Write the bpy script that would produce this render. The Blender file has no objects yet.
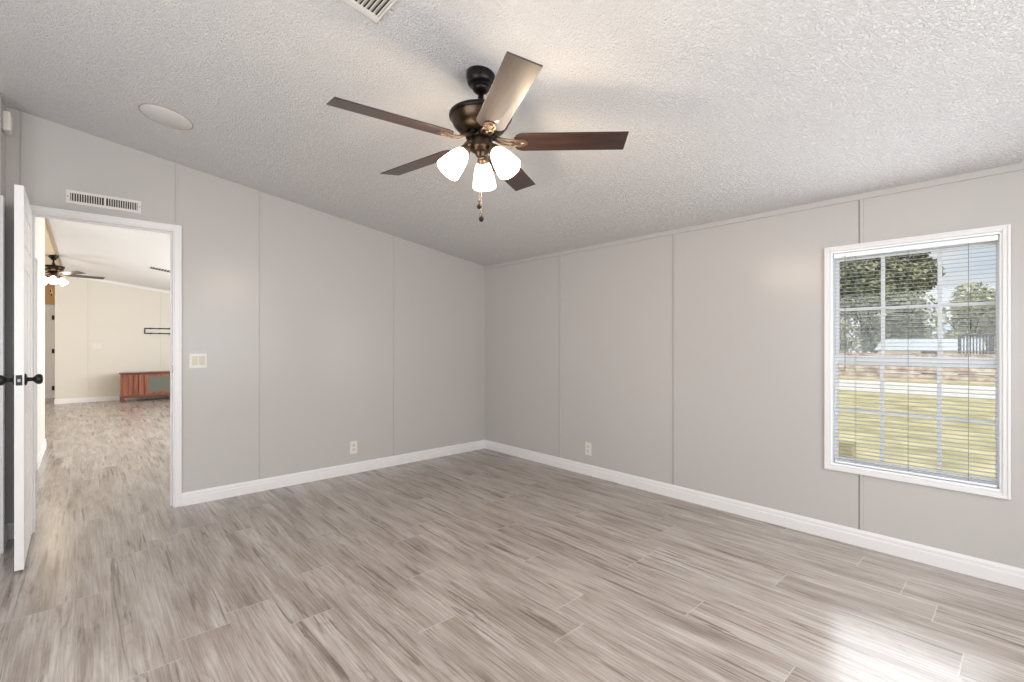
import bpy, bmesh, math, random
from mathutils import Vector, Matrix
random.seed(7)
S = bpy.context.scene
COL = S.collection
PI = math.pi

# ------------------------------------------------------------------ camera
FPX, H, HY = 471.0, 1.22, 343.5
yaw = math.atan2(427.0, 471.0)              # camera turned right of +Y
cd = bpy.data.cameras.new('camera')
cd.sensor_fit = 'HORIZONTAL'; cd.sensor_width = 36.0
cd.lens = 36.0 * FPX / 1024.0
cd.shift_y = (HY - 341.0) / 1024.0
cd.clip_start = 0.02; cd.clip_end = 400
cam = bpy.data.objects.new('camera', cd); COL.objects.link(cam)
cam.location = (0, 0, H); cam.rotation_euler = (PI/2, 0, -yaw)
S.camera = cam

# ------------------------------------------------------------------ view
vs = S.view_settings
S.display_settings.display_device = 'sRGB'
vs.view_transform = 'Standard'; vs.look = 'None'; vs.gamma = 1.0
vs.use_curve_mapping = False
vs.exposure = 0.09

# ------------------------------------------------------------------ world: bright sky with soft clouds
W = bpy.data.worlds.new('world'); S.world = W; W.use_nodes = True
nt = W.node_tree; nt.nodes.clear()
def wn(t, **k):
    n = nt.nodes.new(t)
    for a, b in k.items(): setattr(n, a, b)
    return n
tc = wn('ShaderNodeTexCoord'); mp = wn('ShaderNodeMapping'); mp.inputs['Scale'].default_value = (1, 1, 3.0)
nz = wn('ShaderNodeTexNoise'); nz.inputs['Scale'].default_value = 3.2; nz.inputs['Detail'].default_value = 6
cr = wn('ShaderNodeValToRGB'); cr.color_ramp.elements[0].position = 0.42; cr.color_ramp.elements[1].position = 0.62
cr.color_ramp.elements[0].color = (0.62, 0.76, 0.93, 1); cr.color_ramp.elements[1].color = (0.98, 0.99, 1.0, 1)
bg = wn('ShaderNodeBackground'); bg.inputs['Strength'].default_value = 0.82
wo = wn('ShaderNodeOutputWorld')
L = nt.links.new
L(tc.outputs['Generated'], mp.inputs['Vector']); L(mp.outputs[0], nz.inputs['Vector'])
L(nz.outputs['Fac'], cr.inputs['Fac']); L(cr.outputs[0], bg.inputs['Color']); L(bg.outputs[0], wo.inputs['Surface'])

# ------------------------------------------------------------------ sun, daylight at the right window, added daylight fills
def add_light(name, kind, loc, energy, color=(1, 1, 1), rot=None, size=None, size_y=None, direction=None, radius=None, spec=None):
    d = bpy.data.lights.new(name, kind); d.energy = energy; d.color = color
    if kind == 'AREA':
        d.shape = 'RECTANGLE'; d.size = size; d.size_y = size_y
    if radius is not None: d.shadow_soft_size = radius
    if spec is not None: d.specular_factor = spec
    o = bpy.data.objects.new(name, d); COL.objects.link(o); o.location = loc
    if direction is not None: o.rotation_euler = Vector(direction).to_track_quat('-Z', 'Y').to_euler()
    if rot: o.rotation_euler = rot
    return o
sun = add_light('sun', 'SUN', (10, -10, 30), 2.9, (1.0, 0.95, 0.86), direction=(0.30, 0.62, -0.9)); sun.data.angle = math.radians(1.5)
DAY = (0.925, 0.962, 1.0)
add_light('added_daylight_front', 'AREA', (0.9, -1.15, 1.30), 76, DAY, direction=(0, 1, -0.26), size=3.4, size_y=1.3)  # added fill behind the camera; the front wall has no window
add_light('added_daylight_side', 'AREA', (-1.50, 1.3, 1.30), 50, DAY, direction=(1, 0.25, 0.0), size=2.2, size_y=1.3)  # added fill beside the camera, stands in for an unseen window
add_light('daylight_window_right', 'AREA', (3.42, 0.47, 1.12), 14, DAY, direction=(-1, 0, 0.0), size=0.70, size_y=1.24)
add_light('added_daylight_living', 'AREA', (3.36, 8.6, 1.35), 195, (0.94, 0.97, 1.0), direction=(-1, 0, 0.12), size=4.4, size_y=1.5)  # added fill for the living room, its right wall is solid
add_light('added_daylight_far_left', 'AREA', (-3.3, 11.0, 1.4), 60, (1, 0.97, 0.93), direction=(1, 0, 0), size=2.4, size_y=1.2)  # added fill at the far left, no window opening there

# ------------------------------------------------------------------ materials
def mat(name, color=(0.8, 0.8, 0.8), rough=0.5, metal=0.0, spec=0.5, coat=0.0):
    m = bpy.data.materials.new(name); m.use_nodes = True
    p = m.node_tree.nodes['Principled BSDF']
    p.inputs['Base Color'].default_value = (*color, 1); p.inputs['Roughness'].default_value = rough
    p.inputs['Metallic'].default_value = metal; p.inputs['Specular IOR Level'].default_value = spec
    p.inputs['Coat Weight'].default_value = coat
    return m
class N:
    """tiny node builder"""
    def __init__(s, m): s.t = m.node_tree; s.p = s.t.nodes.get('Principled BSDF')
    def n(s, t, inp=None, **k):
        x = s.t.nodes.new(t)
        for a, b in k.items(): setattr(x, a, b)
        for a, b in (inp or {}).items():
            if hasattr(b, 'links') or isinstance(b, bpy.types.NodeSocket): s.t.links.new(b, x.inputs[a])
            else: x.inputs[a].default_value = b
        return x
    def l(s, a, b): s.t.links.new(a, b)
    def math(s, op, a, b=0.0, c=0.0):
        x = s.t.nodes.new('ShaderNodeMath'); x.operation = op
        for i, v in enumerate((a, b, c)):
            if isinstance(v, bpy.types.NodeSocket): s.t.links.new(v, x.inputs[i])
            else: x.inputs[i].default_value = v
        return x.outputs[0]
    def mix(s, f, a, b, blend='MIX'):
        x = s.t.nodes.new('ShaderNodeMix'); x.data_type = 'RGBA'; x.blend_type = blend
        for i, v in ((0, f), (6, a), (7, b)):
            if isinstance(v, bpy.types.NodeSocket): s.t.links.new(v, x.inputs[i])
            else: x.inputs[i].default_value = v if i == 0 else (*v[:3], 1)
        return x.outputs[2]
    def ramp(s, f, stops):
        x = s.t.nodes.new('ShaderNodeValToRGB'); e = x.color_ramp.elements
        while len(e) < len(stops): e.new(0.5)
        for q, (p, c) in zip(e, stops):
            q.position = p; q.color = (*c, 1) if len(c) == 3 else c
        s.t.links.new(f, x.inputs[0]); return x.outputs[0]
def srgb(r, g, b):
    return tuple(((c/255)/12.92 if c/255 <= 0.04045 else ((c/255+0.055)/1.055)**2.4) for c in (r, g, b))

def paint(name, rgb, rough, spec, amt=0.03, bump=0.03):
    m = mat(name, rgb, rough, 0, spec); k = N(m)
    g = k.n('ShaderNodeNewGeometry')
    n1 = k.n('ShaderNodeTexNoise', {'Vector': g.outputs['Position'], 'Scale': 1.3, 'Detail': 1.0})
    f = k.ramp(n1.outputs[0], [(0.2, (1-amt,)*3), (0.8, (1+amt,)*3)])
    k.l(k.mix(1.0, rgb, f, 'MULTIPLY'), k.p.inputs['Base Color'])
    n2 = k.n('ShaderNodeTexNoise', {'Vector': g.outputs['Position'], 'Scale': 160.0, 'Detail': 2.0})
    b = k.n('ShaderNodeBump', {'Height': n2.outputs[0], 'Strength': bump, 'Distance': 0.002})
    k.l(b.outputs[0], k.p.inputs['Normal'])
    return m
M = {}
M['wall'] = paint('greige_wall_paint', srgb(193, 189, 186), 0.25, 0.34, 0.008)
M['cream'] = paint('cream_wall_paint', srgb(219, 214, 204), 0.45, 0.25, 0.008)
M['trim'] = paint('white_trim_paint', srgb(234, 232, 231), 0.30, 0.45, 0.0, 0.0)
M['plastic'] = mat('white_plastic', srgb(226, 222, 216), 0.35)
M['ivory'] = mat('ivory_plastic', srgb(214, 207, 186), 0.4)
M['black'] = mat('matte_black_metal', (0.012, 0.012, 0.013), 0.32, 0.3)
M['dark_gap'] = mat('dark_gap', (0.05, 0.045, 0.04), 0.9)
M['groove'] = mat('wall_seam', srgb(168, 160, 155), 0.8)
M['bronze'] = mat('oil_rubbed_bronze', srgb(74, 60, 48), 0.30, 0.85)
M['bronze_dark'] = mat('dark_bronze', srgb(30, 25, 23), 0.32, 0.6)
M['nickel'] = mat('brushed_metal', srgb(150, 145, 140), 0.3, 0.9)
M['brass'] = mat('aged_brass', srgb(134, 112, 92), 0.28, 0.8)
M['groove_dark'] = mat('wall_seam_dark', srgb(136, 128, 121), 0.8)
M['vinyl'] = mat('white_vinyl', srgb(246, 248, 250), 0.35)
M['slat'] = mat('white_blind_slat', srgb(196, 199, 204), 0.5)
M['cord'] = mat('grey_cord', srgb(120, 122, 124), 0.8)

def ceiling_mat(name, rgb, disp=0.011):
    m = mat(name, rgb, 0.9, 0, 0.15); k = N(m)
    g = k.n('ShaderNodeNewGeometry')
    n1 = k.n('ShaderNodeTexNoise', {'Vector': g.outputs['Position'], 'Scale': 92.0, 'Detail': 4.0, 'Roughness': 0.55, 'Distortion': 0.8})
    v = k.n('ShaderNodeTexVoronoi', {'Vector': g.outputs['Position'], 'Scale': 95.0})
    h = k.math('ADD', k.ramp(n1.outputs[0], [(0.42, (0, 0, 0)), (0.62, (1, 1, 1))]), k.math('MULTIPLY', v.outputs['Distance'], -0.6))
    b = k.n('ShaderNodeBump', {'Height': h, 'Strength': 0.74, 'Distance': disp})
    k.l(b.outputs[0], k.p.inputs['Normal'])
    return m
M['ceiling'] = ceiling_mat('popcorn_ceiling', srgb(233, 231, 230))
M['ceiling_white'] = ceiling_mat('white_textured_ceiling', srgb(243, 242, 240), 0.004)
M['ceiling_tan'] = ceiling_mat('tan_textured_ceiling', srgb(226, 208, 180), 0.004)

def wood(name, c0, c1, scale, rough, coat=0.0, axis=0):
    m = mat(name, c0, rough, 0, 0.5, coat); k = N(m)
    t = k.n('ShaderNodeTexCoord')
    sc = [16.0, 16.0, 16.0]; sc[axis] = 1.2
    mp = k.n('ShaderNodeMapping', {'Vector': t.outputs['Object'], 'Scale': tuple(scale*q for q in sc)})
    n = k.n('ShaderNodeTexNoise', {'Vector': mp.outputs[0], 'Scale': 1.0, 'Detail': 6.0, 'Roughness': 0.6, 'Distortion': 0.6})
    k.l(k.ramp(n.outputs[0], [(0.32, c0), (0.68, c1)]), k.p.inputs['Base Color'])
    return m
M['walnut'] = wood('walnut_blade', srgb(26, 17, 15), srgb(62, 39, 33), 3.0, 0.36, 0.25)
M['cherry'] = wood('reddish_brown_wood', srgb(108, 60, 42), srgb(166, 102, 76), 1.6, 0.35, 0.2, axis=2)
M['cherry_top'] = wood('dark_reddish_wood_top', srgb(80, 42, 32), srgb(128, 74, 56), 1.2, 0.35, 0.2)
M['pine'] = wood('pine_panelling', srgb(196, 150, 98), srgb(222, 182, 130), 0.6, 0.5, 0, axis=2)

def floor_mat():
    m = mat('grey_wood_laminate', (0.4, 0.36, 0.33), 0.3, 0, 0.8); k = N(m)
    uv = k.n('ShaderNodeUVMap', uv_map='plank'); at = k.n('ShaderNodeAttribute', attribute_name='plank_id')
    sep = k.n('ShaderNodeSeparateXYZ', {0: uv.outputs[0]})
    sid = k.n('ShaderNodeSeparateColor', {0: at.outputs['Color']})
    u, v = sep.outputs[0], sep.outputs[1]
    r1, r2, r3 = sid.outputs[0], sid.outputs[1], sid.outputs[2]
    # board-local coordinates shifted per board
    base = k.n('ShaderNodeCombineXYZ', {0: k.math('ADD', u, k.math('MULTIPLY', r1, 37.0)),
                                        1: k.math('ADD', v, k.math('MULTIPLY', r2, 53.0)),
                                        2: k.math('MULTIPLY', r3, 11.0)})
    def nz(sx, sy, det, rgh, dist, off=0.0):
        mp = k.n('ShaderNodeMapping', {'Vector': base.outputs[0], 'Scale': (sx, sy, 1.0), 'Location': (off, off, off)})
        return k.n('ShaderNodeTexNoise', {'Vector': mp.outputs[0], 'Scale': 1.0, 'Detail': det, 'Roughness': rgh, 'Distortion': dist}).outputs[0]
    tone = nz(11.0, 1.5, 4.0, 0.55, 0.4)
    fig = nz(10.0, 0.9, 1.0, 0.4, 0.15, 3.3)
    rings = k.math('ABSOLUTE', k.math('SUBTRACT', k.math('FRACT', k.math('MULTIPLY', fig, 14.0)), 0.5))
    fine = nz(130.0, 3.2, 5.0, 0.65, 0.1, 7.1)
    streak = nz(34.0, 1.5, 5.0, 0.68, 0.9, 9.7)
    mask = nz(5.0, 1.6, 2.0, 0.5, 0.3, 15.1)
    col = k.ramp(tone, [(0.28, srgb(140, 128, 120)), (0.5, srgb(170, 160, 152)), (0.72, srgb(190, 182, 176))])
    col = k.mix(0.38, col, k.ramp(rings, [(0.0, (0.70, 0.68, 0.66)), (0.16, (0.98, 0.98, 0.98)), (0.4, (1.04, 1.04, 1.04))]), 'MULTIPLY')
    col = k.mix(0.85, col, k.ramp(fine, [(0.32, (0.66, 0.64, 0.63)), (0.66, (1.2, 1.2, 1.2))]), 'MULTIPLY')
    st = k.math('MULTIPLY', k.ramp(streak, [(0.53, (0, 0, 0)), (0.63, (1, 1, 1))]), k.ramp(mask, [(0.40, (0, 0, 0)), (0.54, (1, 1, 1))]))
    col = k.mix(k.math('MULTIPLY', st, 0.75), col, srgb(98, 82, 72))
    shade = k.ramp(r3, [(0.0, (0.97, 0.965, 0.96)), (1.0, (1.03, 1.03, 1.03))])
    col = k.mix(1.0, col, shade, 'MULTIPLY')
    # thin pale bevel lines: strong at the board ends, faint along the sides
    WD, LN = 0.19, 1.31
    du = k.math('MINIMUM', u, k.math('SUBTRACT', WD, u)); dv = k.math('MINIMUM', v, k.math('SUBTRACT', LN, v))
    lu = k.math('MULTIPLY', k.math('LESS_THAN', du, 0.0012), 0.28); lv = k.math('MULTIPLY', k.math('LESS_THAN', dv, 0.0022), 0.5)
    line = k.math('MAXIMUM', lu, lv)
    col = k.mix(line, col, srgb(205, 197, 190))
    k.l(col, k.p.inputs['Base Color'])
    k.l(k.ramp(fine, [(0.3, (0.28,)*3), (0.7, (0.20,)*3)]), k.p.inputs['Roughness'])
    hgt = k.math('SUBTRACT', k.math('MULTIPLY', fine, 0.5), k.math('MULTIPLY', line, 0.8))
    b = k.n('ShaderNodeBump', {'Height': hgt, 'Strength': 0.06, 'Distance': 0.002})
    k.l(b.outputs[0], k.p.inputs['Normal'])
    return m
M['floor'] = floor_mat()

def glow(name, rgb, s):
    m = mat(name, rgb, 0.3); p = m.node_tree.nodes['Principled BSDF']
    p.inputs['Emission Color'].default_value = (*rgb, 1); p.inputs['Emission Strength'].default_value = s
    return m
M['lamp_glass'] = glow('frosted_lamp_glass', (1.0, 0.90, 0.76), 5.0)
M['lamp_glass_far'] = glow('frosted_lamp_glass_far', (1.0, 0.84, 0.62), 9.0)
def glass_mat():
    m = bpy.data.materials.new('window_glass'); m.use_nodes = True; t = m.node_tree; t.nodes.clear()
    o = t.nodes.new('ShaderNodeOutputMaterial'); mx = t.nodes.new('ShaderNodeMixShader'); fr = t.nodes.new('ShaderNodeFresnel')
    tr = t.nodes.new('ShaderNodeBsdfTransparent'); gl = t.nodes.new('ShaderNodeBsdfGlossy')
    gl.inputs['Roughness'].default_value = 0.02; fr.inputs['IOR'].default_value = 1.35
    tr.inputs['Color'].default_value = (0.97, 0.98, 0.98, 1)
    t.links.new(fr.outputs[0], mx.inputs[0]); t.links.new(tr.outputs[0], mx.inputs[1]); t.links.new(gl.outputs[0], mx.inputs[2])
    t.links.new(mx.outputs[0], o.inputs[0]); return m
M['glass'] = glass_mat()
M['tv_glass'] = mat('grey_green_glass', srgb(104, 108, 98), 0.15, 0, 0.8)

def two_tone(name, a, b, scale, rough=0.9, stops=(0.35, 0.65), detail=5.0):
    m = mat(name, a, rough, 0, 0.2); k = N(m); g = k.n('ShaderNodeNewGeometry')
    n = k.n('ShaderNodeTexNoise', {'Vector': g.outputs['Position'], 'Scale': scale, 'Detail': detail})
    k.l(k.ramp(n.outputs[0], [(stops[0], a), (stops[1], b)]), k.p.inputs['Base Color']); return m
M['grass'] = two_tone('dry_grass', srgb(172, 163, 116), srgb(222, 208, 164), 1.4)
M['road'] = two_tone('pale_gravel', srgb(214, 208, 198), srgb(238, 234, 226), 3.0)
M['leaf_dark'] = two_tone('dark_leaves', srgb(112, 120, 94), srgb(190, 188, 156), 0.9)
M['leaf_light'] = two_tone('light_leaves', srgb(146, 150, 114), srgb(206, 202, 164), 0.9)
M['bark'] = two_tone('bark', srgb(78, 68, 60), srgb(120, 108, 96), 6.0)
M['fence_wood'] = two_tone('pinkish_tan_boards', srgb(172, 134, 110), srgb(238, 220, 202), 3.0)
M['shed_wall'] = mat('white_shed_siding', srgb(226, 226, 224), 0.6)
M['shed_roof'] = mat('pale_metal_roof', srgb(214, 218, 222), 0.4, 0.2)
M['far_dark'] = mat('dark_fence_paint', srgb(72, 74, 80), 0.7)
M['box_tan'] = mat('tan_box', srgb(176, 166, 126), 0.8)

# ------------------------------------------------------------------ mesh helpers
def bm_new(): return bmesh.new()
def bx(bm, x0, x1, y0, y1, z0, z1, mtx=None):
    c = [Vector((x, y, z)) for z in (z0, z1) for y in (y0, y1) for x in (x0, x1)]
    if mtx: c = [mtx @ q for q in c]
    v = [bm.verts.new(q) for q in c]
    for f in ((0, 2, 3, 1), (4, 5, 7, 6), (0, 1, 5, 4), (2, 6, 7, 3), (0, 4, 6, 2), (1, 3, 7, 5)):
        bm.faces.new([v[i] for i in f])
    return v
def lathe(bm, prof, n=32, mtx=None, cap=True):
    rings = []
    for r, z in prof:
        ring = []
        for i in range(n):
            a = 2*PI*i/n; p = Vector((r*math.cos(a), r*math.sin(a), z))
            ring.append(bm.verts.new(mtx @ p if mtx else p))
        rings.append(ring)
    for a, b in zip(rings, rings[1:]):
        for i in range(n):
            f = bm.faces.new((a[i], a[(i+1) % n], b[(i+1) % n], b[i])); f.smooth = True
    if cap:
        bm.faces.new(rings[0][::-1]); bm.faces.new(rings[-1])
def tube(bm, pts, r, n=10):
    pts = [Vector(p) for p in pts]; rings = []
    rr = r if isinstance(r, (list, tuple)) else [r]*len(pts)
    for i, p in enumerate(pts):
        d = (pts[min(i+1, len(pts)-1)] - pts[max(i-1, 0)]).normalized()
        u = d.orthogonal().normalized() if i == 0 else (u - d*u.dot(d)).normalized()
        w = d.cross(u)
        rings.append([bm.verts.new(p + (u*math.cos(2*PI*k/n) + w*math.sin(2*PI*k/n))*rr[i]) for k in range(n)])
    for a, b in zip(rings, rings[1:]):
        for k in range(n):
            f = bm.faces.new((a[k], a[(k+1) % n], b[(k+1) % n], b[k])); f.smooth = True
    bm.faces.new(rings[0][::-1]); bm.faces.new(rings[-1])
def prism(bm, outline, z0, z1, mtx=None):
    lo = [Vector((x, y, z0)) for x, y in outline]; hi = [Vector((x, y, z1)) for x, y in outline]
    if mtx: lo = [mtx @ p for p in lo]; hi = [mtx @ p for p in hi]
    a = [bm.verts.new(p) for p in lo]; b = [bm.verts.new(p) for p in hi]; n = len(a)
    bm.faces.new(a[::-1]); bm.faces.new(b)
    for i in range(n): bm.faces.new((a[i], a[(i+1) % n], b[(i+1) % n], b[i]))
def obj(name, bm, m, parent=None, bevel=0.0, seg=2):
    bmesh.ops.recalc_face_normals(bm, faces=bm.faces[:])
    me = bpy.data.meshes.new(name); bm.to_mesh(me); bm.free()
    ms = m if isinstance(m, (list, tuple)) else [m]
    for q in ms: me.materials.append(q)
    o = bpy.data.objects.new(name, me); COL.objects.link(o)
    if parent: o.parent = parent
    if bevel:
        b = o.modifiers.new('bevel', 'BEVEL'); b.width = bevel; b.segments = seg; b.limit_method = 'ANGLE'; b.angle_limit = math.radians(40)
    return o
def tag(o, label, cat, group=None, kind=None):
    o['label'] = label; o['category'] = cat
    if group: o['group'] = group
    if kind: o['kind'] = kind
    return o
def thing(name, label, cat, loc=(0, 0, 0), rotz=0, group=None):
    o = bpy.data.objects.new(name, None); COL.objects.link(o); o.location = loc; o.rotation_euler = (0, 0, rotz)
    o.empty_display_size = 0.1
    return tag(o, label, cat, group)
def struct(name, bm, m, label, parent=None, bevel=0.0):
    o = obj(name, bm, m, parent, bevel)
    if not parent: o['kind'] = 'structure'; o['label'] = label; o['category'] = name.split('_')[0]
    return o
def copy_tree(o, parent=None):
    c = o.copy(); COL.objects.link(c)
    if parent: c.parent = parent
    for ch in list(o.children): copy_tree(ch, c)
    return c
def box_obj(name, m, parent, *b, bevel=0.0, mtx=None):
    bm = bm_new(); bx(bm, *b, mtx=mtx); return obj(name, bm, m, parent, bevel)

# ------------------------------------------------------------------ room constants
XB, YA, XC = 3.46, 4.286, -0.365     # window wall, door wall, short left wall
RX = -0.33; RZ = 2.119 + 0.151*(XB - RX)
def cz(x): return 2.119 + 0.151*(XB - x) if x >= RX else RZ - 0.151*(RX - x)
T = 0.10
YF = 13.2; YEND = 14.75; XW = -3.5; YBK = -1.3; XL = -1.7

def col_y(bm, y0, y1, x0, x1, z0=0.0, z1=None):
    """wall piece whose top follows the sloped ceiling"""
    xs = [x0] + ([RX] if x0 < RX < x1 and z1 is None else []) + [x1]
    for a, b in zip(xs, xs[1:]):
        ta, tb = (cz(a)+0.03, cz(b)+0.03) if z1 is None else (z1, z1)
        c = [(a, y0, z0), (b, y0, z0), (b, y1, z0), (a, y1, z0), (a, y0, ta), (b, y0, tb), (b, y1, tb), (a, y1, ta)]
        v = [bm.verts.new(p) for p in c]
        for f in ((0, 3, 2, 1), (4, 5, 6, 7), (0, 1, 5, 4), (1, 2, 6, 5), (2, 3, 7, 6), (3, 0, 4, 7)): bm.faces.new([v[i] for i in f])

# ------------------------------------------------------------------ floor of individual boards (one surface)
WD, LN, X0 = 0.19, 1.31, 0.09
joint = {3: 2.16, 4: 2.60, 5: 1.735, 6: 2.17, 7: 1.31, 8: 1.463, 9: 1.91, 10: 1.043, 11: 1.483, 12: 0.18, 13: 0.87, 15: 0.43, 0: 0.9, 1: 2.35, -1: 1.75, -2: 0.4}
bm = bm_new(); uvl = bm.loops.layers.uv.new('plank'); cl = bm.loops.layers.float_color.new('plank_id')
fx0, fx1, fy0, fy1 = XW-0.1, XB+0.1, YBK-0.1, YEND+0.1
k = math.floor((fx0-X0)/WD)
while X0 + k*WD < fx1:
    a, b = X0+k*WD, X0+(k+1)*WD
    j = joint.get(k, random.random()*LN)
    y = j - math.ceil((j-fy0)/LN)*LN
    while y < fy1:
        xa, xb, ya, yb = max(a, fx0), min(b, fx1), max(y, fy0), min(y+LN, fy1)
        if xb > xa and yb > ya:
            rc = (random.random(), random.random(), random.random(), 1)
            f = bm.faces.new([bm.verts.new(p) for p in ((xa, ya, 0), (xb, ya, 0), (xb, yb, 0), (xa, yb, 0))])
            for lp in f.loops:
                lp[uvl].uv = (lp.vert.co.x-a, lp.vert.co.y-y); lp[cl] = rc
        y += LN
    k += 1
bmesh.ops.remove_doubles(bm, verts=bm.verts[:], dist=1e-5)
# thickness below the boards
nf = [bm.verts.new(p) for p in ((fx0, fy0, -0.12), (fx1, fy0, -0.12), (fx1, fy1, -0.12), (fx0, fy1, -0.12))]
tp = [bm.verts.new(p) for p in ((fx0, fy0, -0.001), (fx1, fy0, -0.001), (fx1, fy1, -0.001), (fx0, fy1, -0.001))]
bm.faces.new(nf[::-1])
for i in range(4): bm.faces.new((nf[i], nf[(i+1) % 4], tp[(i+1) % 4], tp[i]))
me = bpy.data.meshes.new('floor'); bm.normal_update(); bm.to_mesh(me); bm.free(); me.materials.append(M['floor'])
fl = bpy.data.objects.new('floor', me); COL.objects.link(fl)
fl['kind'] = 'structure'; fl['label'] = 'grey brown wood look laminate floor running through both rooms'; fl['category'] = 'floor'

# ------------------------------------------------------------------ ceilings
def ceil(name, m, label, x0, x1, y0, y1):
    bm = bm_new()
    xs = [x0] + ([RX] if x0 < RX < x1 else []) + [x1]
    for a, b in zip(xs, xs[1:]):
        c = [(a, y0, cz(a)), (b, y0, cz(b)), (b, y1, cz(b)), (a, y1, cz(a)), (a, y0, cz(a)+.12), (b, y0, cz(b)+.12), (b, y1, cz(b)+.12), (a, y1, cz(a)+.12)]
        v = [bm.verts.new(p) for p in c]
        for f in ((0, 3, 2, 1), (4, 5, 6, 7), (0, 1, 5, 4), (1, 2, 6, 5), (2, 3, 7, 6), (3, 0, 4, 7)): bm.faces.new([v[i] for i in f])
    return struct(name, bm, m, label)
ceil('ceiling', M['ceiling'], 'sloped popcorn textured ceiling of the empty bedroom', XL-T, XB+T, YBK-T, YA+T)
ceil('ceiling_living_right', M['ceiling_white'], 'white vaulted ceiling slope seen through the doorway', RX, XB+T, YA+T, YEND+T)
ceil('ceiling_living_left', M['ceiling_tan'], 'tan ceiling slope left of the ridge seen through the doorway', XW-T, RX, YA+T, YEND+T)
bm = bm_new(); bx(bm, RX-0.014, RX+0.014, YA+T, YF, RZ-0.012, RZ)
struct('trim_ridge', bm, mat('ridge_strip', srgb(176, 160, 144), 0.8), 'narrow strip along the ceiling ridge of the far room')

# ------------------------------------------------------------------ walls
DX0, DX1, DZ = -0.262, 0.497, 2.066          # doorway
bm = bm_new()
col_y(bm, YA, YA+T, XL-T, DX0); col_y(bm, YA, YA+T, DX1, XB+T); col_y(bm, YA, YA+T, DX0, DX1, DZ)
struct('wall_back', bm, M['wall'], 'greige panelled wall with the open doorway')
# seams of the door wall
for q, (x, z0) in enumerate(((-0.304, 0.0), (0.497, 2.12), (1.065, 0.1), (2.280, 0.1))):
    bm = bm_new(); col_y(bm, YA-0.0012, YA+0.002, x-(0.0002 if x > 2 else 0.0009), x+(0.0002 if x > 2 else 0.0009), z0, cz(x)-0.002)
    struct('trim_%d' % (q+1), bm, M['groove'], 'thin panel seam on the doorway wall', bevel=0)
    bm = bm_new(); col_y(bm, YA-0.0035, YA+0.002, x+0.004, x+0.018, z0, cz(x+.018)-0.002)
    struct('trim_%d' % (q+11), bm, M['wall'], 'narrow painted seam batten on the doorway wall', bevel=0.0015)

WY0, WY1, WZ0, WZ1 = 0.098, 0.846, 0.463, 1.792   # window opening
bm = bm_new()
ztop = 2.119+0.03
bx(bm, XB, XB+T, YBK-T, WY0, 0, ztop); bx(bm, XB, XB+T, WY1, YA, 0, ztop)
bx(bm, XB, XB+T, WY0, WY1, 0, WZ0); bx(bm, XB, XB+T, WY0, WY1, WZ1, ztop)
struct('wall_right', bm, M['wall'], 'greige panelled wall with the window and blind')
for q, (y, parts) in enumerate(((3.127, ((.1, 2.10),)), (1.913, ((.1, 2.10),)), (0.699, ((.1, .43), (1.822, 2.10))))):
    bm = bm_new(); bm2 = bm_new()
    for z0, z1 in parts:
        bx(bm, XB-0.0012, XB+0.002, y-0.0018, y+0.0018, z0, z1)
        bx(bm2, XB-0.007, XB+0.002, y-0.022, y-0.005, z0, z1)
    struct('trim_%d' % (q+21), bm, M['groove_dark'], 'thin panel seam on the window wall')
    struct('trim_%d' % (q+31), bm2, M['wall'], 'narrow painted batten on the window wall', bevel=0.002)
bm = bm_new(); bx(bm, XB-0.012, XB, YBK, YA, 2.085, 2.121)
struct('trim_41', bm, M['wall'], 'painted strip where the window wall meets the ceiling', bevel=0.003)

# short left wall, ends in a white cased corner; the room widens behind it
bm = bm_new(); col_y(bm, 4.03, YA, XC-T, XC); struct('wall_left', bm, M['wall'], 'short greige wall left of the door')
bm = bm_new(); col_y(bm, 4.03-T, 4.03, XL-T, XC-T+0.001); struct('wall_left_return', bm, M['wall'], 'greige wall turning off to the left')
bm = bm_new(); bx(bm, XC-T, XC+0.014, 4.015, 4.085, 0, 2.08)
struct('trim_42', bm, M['trim'], 'white corner casing at the left edge', bevel=0.003)
bm = bm_new(); col_y(bm, YBK, 4.03, XL-T, XL); struct('wall_left_outer', bm, M['wall'], 'greige wall beside the camera')
bm = bm_new(); col_y(bm, YBK-T, YBK, XL-T, XB+T); struct('wall_front', bm, M['wall'], 'greige wall behind the camera')

# other room
HWY = 7.8
bm = bm_new()
bx(bm, -0.45, -0.35, YA+T, 5.72, 0, RZ+0.0); bx(bm, -0.45, -0.35, 6.42, HWY, 0, RZ+0.0); bx(bm, -0.45, -0.35, 5.72, 6.42, 2.03, RZ)
struct('wall_hall', bm, M['cream'], 'cream wall running back behind the open door')
bm = bm_new(); col_y(bm, YF, YEND, -0.448, XB+T); struct('wall_far', bm, M['cream'], 'cream far wall of the living room')
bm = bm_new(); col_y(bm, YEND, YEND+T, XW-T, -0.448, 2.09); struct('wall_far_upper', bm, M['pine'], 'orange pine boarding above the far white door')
bm = bm_new(); col_y(bm, YEND, YEND+T, XW-T, -1.42, 0, 2.09); struct('wall_far_left', bm, M['cream'], 'cream wall left of the far white door')
bm = bm_new(); col_y(bm, HWY-T, YEND, XW-T, XW); col_y(bm, HWY-T, HWY, XW, -0.45); struct('wall_living_left', bm, M['cream'], 'cream wall at the left end of the living room')
bm = bm_new(); bx(bm, XB, XB+T, YA+T, YEND, 0, ztop); struct('wall_living_right', bm, M['cream'], 'cream wall at the right side of the living room')
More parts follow.
